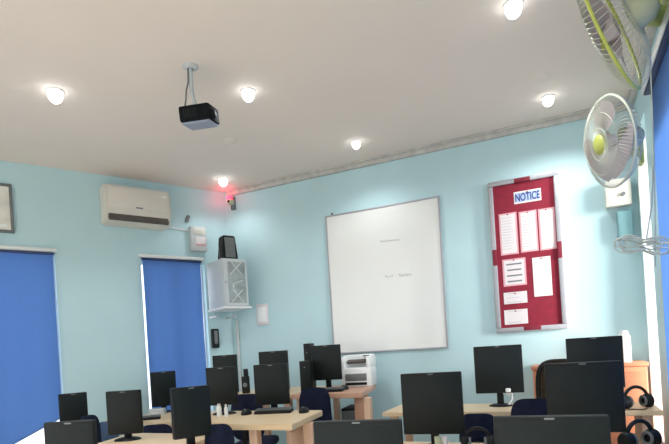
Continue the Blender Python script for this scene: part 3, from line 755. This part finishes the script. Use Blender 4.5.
# ------------------------------------------------------------------ desk E: second right row ; desk D: front row
ZE = .62
e_m = at(432, 400, 2.86); eyf, eyb = e_m.y - .32, e_m.y + .16
ex0, ex1 = e_m.x - .38, XR - .07
desk('computer_desk', 'pale desk in the second right row under two monitors and a headset', [(ex0, eyf), (ex1, eyf), (ex1, eyb), (ex0, eyb)], ZE, M['maple'], M['peach'],
     [(ex0 + .06, eyf + .06, .05, .05), (ex1 - .06, eyf + .06, .05, .05), (ex0 + .06, eyb - .06, .05, .05), (ex1 - .06, eyb - .06, .05, .05)])
ZD = .50
d_m = at(550, 430, 1.66); dyf, dyb = d_m.y - .28, d_m.y + .16
f_m = at(358, 432, 1.95)
dx0, dx1 = f_m.x - .35, d_m.x + .32
desk('computer_desk', 'nearest low desk under the two monitors cut by the bottom edge', [(dx0, dyf), (dx1, dyf), (dx1, dyb), (dx0, dyb)], ZD, M['maple'], M['peach'],
     [(dx0 + .06, dyf + .06, .05, .05), (dx1 - .06, dyf + .06, .05, .05), (dx0 + .06, dyb - .06, .05, .05), (dx1 - .06, dyb - .06, .05, .05)])
p_m = at(72, 430, 2.2)
desk('computer_desk', 'low desk at the bottom left under the black monitor by the slanting blind', [(p_m.x - .38, p_m.y - .3), (p_m.x + .3, p_m.y - .3), (p_m.x + .3, p_m.y + .16), (p_m.x - .38, p_m.y + .16)], ZD, M['maple'], M['peach'],
     [(p_m.x - .3, p_m.y - .22, .05, .05), (p_m.x + .22, p_m.y - .22, .05, .05), (p_m.x - .3, p_m.y + .1, .05, .05), (p_m.x + .22, p_m.y + .1, .05, .05)])
o_m = at(73, 408, 3.7)
ZO = .71
oc = [P2(54, 437, ZO), P2(93, 437, ZO), P2(90, 427, ZO), P2(62, 427, ZO)]
om = (sum(p[0] for p in oc) / 4, sum(p[1] for p in oc) / 4)
desk('computer_desk', 'small desk against the left wall under the monitor before the wide blind', oc, ZO, M['maple'], M['peach'],
     [(om[0] + (p[0] - om[0]) * .75, om[1] + (p[1] - om[1]) * .75, .035, .035) for p in oc])

# ------------------------------------------------------------------ monitors
R = math.radians
monitor(475.5, 521.5, 345.5, 393, 3.57, R(4), ZA, 'black monitor standing alone on the pale desk below the notice board')
monitor(569.5, 620, 337, 388, 3.25, R(2), ZA, 'black monitor behind the big one at the right, beside the white bottle')
monitor(402.5, 462, 372.5, 434, 2.84, R(6), ZE, 'black monitor right of centre in front of the whiteboard corner')
monitor(549, 619, 362, 432, 2.42, R(2), ZE, 'large black monitor at the right hiding the brown mesh chair')
monitor(497, 604, 415.5, 470, 1.66, R(4), ZD, 'widest black monitor at the bottom right with only its top showing')
monitor(314.5, 402, 420, 470, 1.95, R(10), ZD, 'black monitor at the bottom centre with only its top showing')
monitor(255, 288.5, 364, 404.5, 3.40, R(16), ZM, 'black monitor behind the keyboard on the maple desk')
monitor(207.5, 236.5, 367, 405, 3.38, R(20), ZM, 'black monitor behind the two white bottles on the maple desk')
monitor(260, 288.5, 351, 390, 4.40, R(16), ZK, 'black monitor half hidden behind the one with the keyboard')
monitor(214, 237.5, 355, 393, 4.55, R(20), ZK, 'black monitor on the back desk below the grey wall cabinet')
monitor(312, 341, 345, 380, 4.12, R(10), ZK, 'black monitor on the reddish desk left of the white printer')
monitor(152, 175.5, 371.5, 406, 4.62, R(58), ZL, 'black monitor in front of the narrow blue blind')
monitor(173, 209.5, 386.5, 437, 2.66, R(62), ZN, 'black monitor overlapping the lower right of the narrow blue blind')
monitor(109, 140.5, 390.5, 434, 3.1, R(24), ZN, 'black monitor against the aqua wall between the two blue blinds')
monitor(61, 86, 393, 425, 3.7, R(64), ZO, 'small black monitor at the right end of the wide blue blind')
monitor(49.5, 93, 421, 465, 2.2, R(20), ZD, 'black monitor at the bottom left corner with only its top showing')

# ------------------------------------------------------------------ chairs
chair(313, 387.5, 3.66, R(12), 'navy office chair with rounded back right of the keyboard monitor', w=.24, seat_z=.52)
chair(245, 394, 3.85, R(15), 'navy office chair behind the two white bottles and the maple desk', w=.26, seat_z=.5)
chair(155, 424.5, 3.62, R(30), 'navy office chair at the bottom between the two left monitors', w=.24, seat_z=.42)
chair(217, 424, 2.70, R(20), 'navy office chair tucked at the left end of the maple desk', w=.17, seat_z=.42)
chair(477, 413.5, 3.06, R(4), 'navy office chair low between the two right centre monitors', w=.23, seat_z=.42)
chair(534, 398.5, 2.83, R(0), 'dark navy office chair under the brown mesh chair, left of the big monitor', w=.27, seat_z=.46)
chair(88, 415, 3.15, R(40), 'navy office chair just right of the small left monitor', w=.13, seat_z=.45)
chair(106, 421.5, 3.75, R(30), 'faded blue office chair left of the monitor on the aqua wall', w=.16, top=M['fabric2'], seat_z=.42)
chair(559, 361.5, 3.52, R(174), 'tall chair with brown mesh back and black frame at the orange cabinet', w=.29, top=M['mesh'], seat_z=.5, high=True)

# ------------------------------------------------------------------ things on the desks
b0 = floor_pt(274, 413, ZM)
keyboard(b0, R(14), .24, .09, 'black keyboard on the maple desk in front of a monitor')
mouse(floor_pt(246.5, 414.5, ZM), R(10), 'black mouse left of the keyboard on the maple desk')
mouse(floor_pt(304, 412.5, ZM), R(10), 'black mouse at the right end of the maple desk')
for px, hh, lab in ((219.5, .082, 'taller white bottle on the maple desk, left of the pair'), (226.5, .078, 'slimmer white bottle on the maple desk, right of the pair')):
    p = floor_pt(px, 416.5, ZM)
    t = thing('small_bottle', lab, 'bottle', p, 0, 'white bottles on the maple desk')
    r = .016 if px < 222 else .012
    MB().lathe([(0, 0), (r, 0), (r, hh * .7), (r * .55, hh * .82), (r * .5, hh * .88), (0, hh * .88)], 18).build('body', M['white'], t)
    MB().lathe([(r * .62, hh * .86), (r * .62, hh), (0, hh)], 16).build('cap', M['paper'], t)
keyboard(floor_pt(330, 391.6, ZK), R(6), .22, .10, 'black keyboard on the reddish desk below a monitor')
mouse(floor_pt(344.5, 389.5, ZK), 0, 'black mouse on the reddish desk in front of the white printer')
keyboard(floor_pt(148, 419.6, ZL), R(40), .20, .10, 'black keyboard on the small desk under the narrow blind')
p = floor_pt(157.5, 415, ZL)
t = thing('paper_stack', 'pale stack of paper behind the keyboard on the small left desk', 'papers', p, R(30))
for i in range(5): MB().box((random.uniform(-.006, .006), random.uniform(-.006, .006), .006 + i * .011), (.13, .11, .0105), .001, Matrix.Rotation(random.uniform(-.1, .1), 3, 'Z')).build('sheaf', M['cabinet'], t)
# slim computer cases on the back desk
def pc_case(px0, px1, pt, pb, z, Z, label, dep=.09, yaw=R(10)):
    p = at((px0 + px1) / 2, pt, z); w = (px1 - px0) * z / F * .9
    h = p.z - Z
    t = thing('computer_case', label, 'computer case', (p.x, p.y, Z), yaw, 'black computer cases on the back desk')
    MB().box((0, dep / 2, h / 2), (w, dep, h), .004).build('case', M['black'], t)
    MB().box((0, -.004, h / 2), (w * .86, .012, h * .94), .003).build('front_panel', M['screen'], t)
    MB().cyl((0, -.008, h * .8), (0, -.014, h * .8), .005).build('power_button', M['grey'], t)
pc_case(298, 311, 361, 396, 4.0, ZK, 'black upright computer case in front on the back desk behind the navy chair')
pc_case(302.5, 310.5, 343.5, 385, 4.25, ZK, 'tall slim black computer case touching the left of the reddish desk monitor', .12)
p = at(244.5, 376.5, 4.30)
t = thing('desktop_speaker', 'small black stepped speaker on the back desk between two monitor pairs', 'speaker', (p.x, p.y, ZK), R(20))
h1 = p.z - ZK; h2 = at(244.5, 369, 4.3).z - ZK
MB().box((0, .03, h1 / 2), (.058, .06, h1), .006).build('body', M['black'], t); MB().box((.006, .03, (h1 + h2) / 2), (.034, .04, h2 - h1), .005).build('tweeter', M['black'], t)
MB().lathe([(0, .002), (.015, .004), (.02, 0), (0, 0)], 18, Matrix.Translation((0, -.0005, h1 * .5)) @ Matrix.Rotation(PI / 2, 4, 'X')).build('cone', M['grey'], t)
# printer
p = at(357, 384.8, 4.28); ptop = at(357, 354.5, 4.28)
Zp = ZK
t = thing('laser_printer', 'white printer with dark paper slots at the right end of the reddish desk', 'printer', (p.x, p.y, Zp), R(8))
ph = ptop.z - Zp; pw = .255
b = MB(); b.box((0, .10, ph * .30), (pw, .24, ph * .60), .012); b.box((0, .14, ph * .78), (pw, .16, ph * .42), .012); b.box((-pw / 2 + .02, .06, ph * .75), (.03, .16, ph * .35), .008); b.box((pw / 2 - .02, .06, ph * .75), (.03, .16, ph * .35), .008)
b.build('body', M['white'], t)
MB().box((0, .055, ph * .80), (pw * .62, .10, .022), .004, Matrix.Rotation(R(14), 3, 'X')).build('output_tray', M['slot'], t)
MB().box((0, -.022, ph * .30), (pw * .72, .012, ph * .22), .003).build('paper_tray', M['grey'], t)
MB().box((0, -.024, ph * .10), (pw * .72, .010, ph * .08), .002).build('lower_slot', M['black'], t)
MB().box((pw * .32, .055, ph * .955), (.05, .03, .008), .002).build('control_panel', M['grey'], t)
# tower pc on the floor under desk K
p = at(350, 408, 4.15)
t = thing('computer_tower', 'black computer tower under the right end of the reddish desk', 'computer tower', (p.x, p.y - .02, 0), R(8))
hh = p.z
MB().box((0, .14, hh / 2), (.13, .30, hh), .006).build('case', M['black'], t); MB().box((0, -.014, hh / 2), (.115, .014, hh * .95), .004).build('front_panel', M['grey'], t)
MB().cyl((.03, -.018, hh * .85), (.03, -.025, hh * .85), .01).build('power_button', M['mark'], t)
# white cable by the lone monitor
p = floor_pt(509.5, 406, ZA)
b = MB(); pts = [(-.035, -.0, .09), (-.02, -.015, .115), (.0, -.01, .125), (.012, 0, .10), (.0, .01, .07), (-.012, 0, .09), (.0, -.01, .12), (.02, 0, .10), (.022, 0, .05), (.0, -.005, .012), (-.03, -.01, .005)]
b.tube(pts, .0065, 6); b.box((0.0, -.02, .112), (.034, .022, .028), .006)
o = b.build('white_cable', M['white'], None, loc=p); tag(o, 'looped white cable with a plug beside the lone monitor stand', 'cable')
# headsets and mouse at the right
headphones(floor_pt(637, 409, ZA) + Vector((0, .02, 0)), R(30), 'black headset on the pale desk in front of the orange cabinet', 1.0)
mouse(floor_pt(619, 410, ZA), 0, 'black mouse beside the headset on the pale right desk')
pH = at(640, 444, 2.52)
headphones(Vector((pH.x, pH.y, ZE)), R(40), 'black headset at the bottom right corner on the nearer desk', 1.05)
pH = at(478, 446, 2.72)
headphones(Vector((pH.x, pH.y, ZE)), R(10), 'black headset low beside the right centre monitor', .9)
for px, lab, m in ((437.5, 'olive cup at the bottom edge, left of the pair in front of a monitor', M['greybody']), (444.5, 'white cup at the bottom edge, right of the pair in front of a monitor', M['paper'])):
    pH = at(px, 436.5, 2.62)
    t = thing('cup', lab, 'cup', (pH.x, pH.y, ZE), 0, 'cups on the second right desk')
    hh = pH.z - ZE
    MB().lathe([(0, 0), (.013, 0), (.017, hh), (.0145, hh), (.011, .006), (0, .006)], 18).build('body', m, t); MB().tube([(.015, 0, hh * .8), (.03, 0, hh * .7), (.03, 0, hh * .4), (.014, 0, hh * .3)], .003, 6).build('handle', m, t)

# ------------------------------------------------------------------ orange cabinet, bottle
Zo = .985
oy = YB - .32
ql = on_y(531, 366, oy); 
ox0, ox1 = ql.x, XR - .035
t = thing('orange_cabinet', 'orange wooden cabinet against the back wall in the right corner', 'cabinet', ((ox0 + ox1) / 2, oy, 0))
W = ox1 - ox0
MB().box((0, .157, Zo / 2 - .01), (W - .02, .305, Zo - .04), .004).build('body', M['orange'], t)
MB().box((0, .155, Zo - .014), (W, .32, .028), .005).build('top', M['orange'], t)
for sx in (-1, 1):
    d = MB().box((sx * W * .245, -.004, Zo / 2), (W * .47, .018, Zo - .13), .004).build('door', M['orange'], t)
    MB().box((sx * .03, -.02, Zo * .62), (.012, .016, .09), .004).build('handle', M['alu'], d)
MB().box((0, .165, .03), (W - .06, .27, .055)).build('plinth', M['slot'], t)
p = on_y(625.5, 363, YB - .15); q = on_y(625, 330.5, YB - .15)
t = thing('white_bottle', 'white bottle standing on the orange cabinet right of the rear monitor', 'bottle', (p.x, YB - .15, Zo))
h = q.z - Zo; r = .042
MB().lathe([(0, 0), (r, 0), (r, h * .78), (r * .85, h * .86), (r * .62, h * .9), (0, h * .9)], 24).build('body', M['white'], t)
MB().lathe([(r * .66, h * .88), (r * .66, h * .97), (r * .5, h), (0, h)], 20).build('cap', M['white'], t)

# ------------------------------------------------------------------ light
# added fill spots without fittings, out of view; floor bounce brightens the ceiling
for x in (-2.6, -1.4, -.2):
    for y in (.9, -.4, -1.7):
        L = bpy.data.lights.new('rear_fill_spot', 'SPOT'); L.energy = 88; L.spot_size = math.radians(80); L.spot_blend = .6; L.shadow_soft_size = .06; L.color = (1, .93, .85)
        l = bpy.data.objects.new('rear_fill_spot', L); COL.objects.link(l); l.location = (x, y, CEIL - .05)
w = bpy.data.worlds.new('World'); S.world = w; w.use_nodes = True
bg = w.node_tree.nodes['Background']; bg.inputs['Color'].default_value = (.93, .97, 1.0, 1); bg.inputs['Strength'].default_value = 1.3
L = bpy.data.lights.new('sun', 'SUN'); L.energy = 8; L.angle = math.radians(22); L.color = (1, .98, .95)
l = bpy.data.objects.new('sun', L); COL.objects.link(l)
sd = Vector((-.925, .36, -.09)).normalized()
l.rotation_euler = sd.to_track_quat('-Z', 'Y').to_euler(); l.location = (3, 2, 3)

# ------------------------------------------------------------------ camera
cam = bpy.data.cameras.new('camera'); co = bpy.data.objects.new('camera', cam); COL.objects.link(co)
cam.sensor_fit = 'HORIZONTAL'; cam.sensor_width = 36; cam.lens = 36 * F / 669; cam.shift_x = 0; cam.shift_y = (PY - 222) / 669; cam.clip_start = .02
cx_ = (RT - UP * SL) * CC; cy_ = (RT * SL + UP) * CC; cz_ = -FW
co.matrix_world = Matrix(((cx_.x, cy_.x, cz_.x, 0), (cx_.y, cy_.y, cz_.y, 0), (cx_.z, cy_.z, cz_.z, EYE), (0, 0, 0, 1)))
S.camera = co
S.view_settings.view_transform = 'Standard'; S.view_settings.look = 'None'; S.view_settings.gamma = 1; S.view_settings.use_curve_mapping = False
S.view_settings.exposure = 0.36
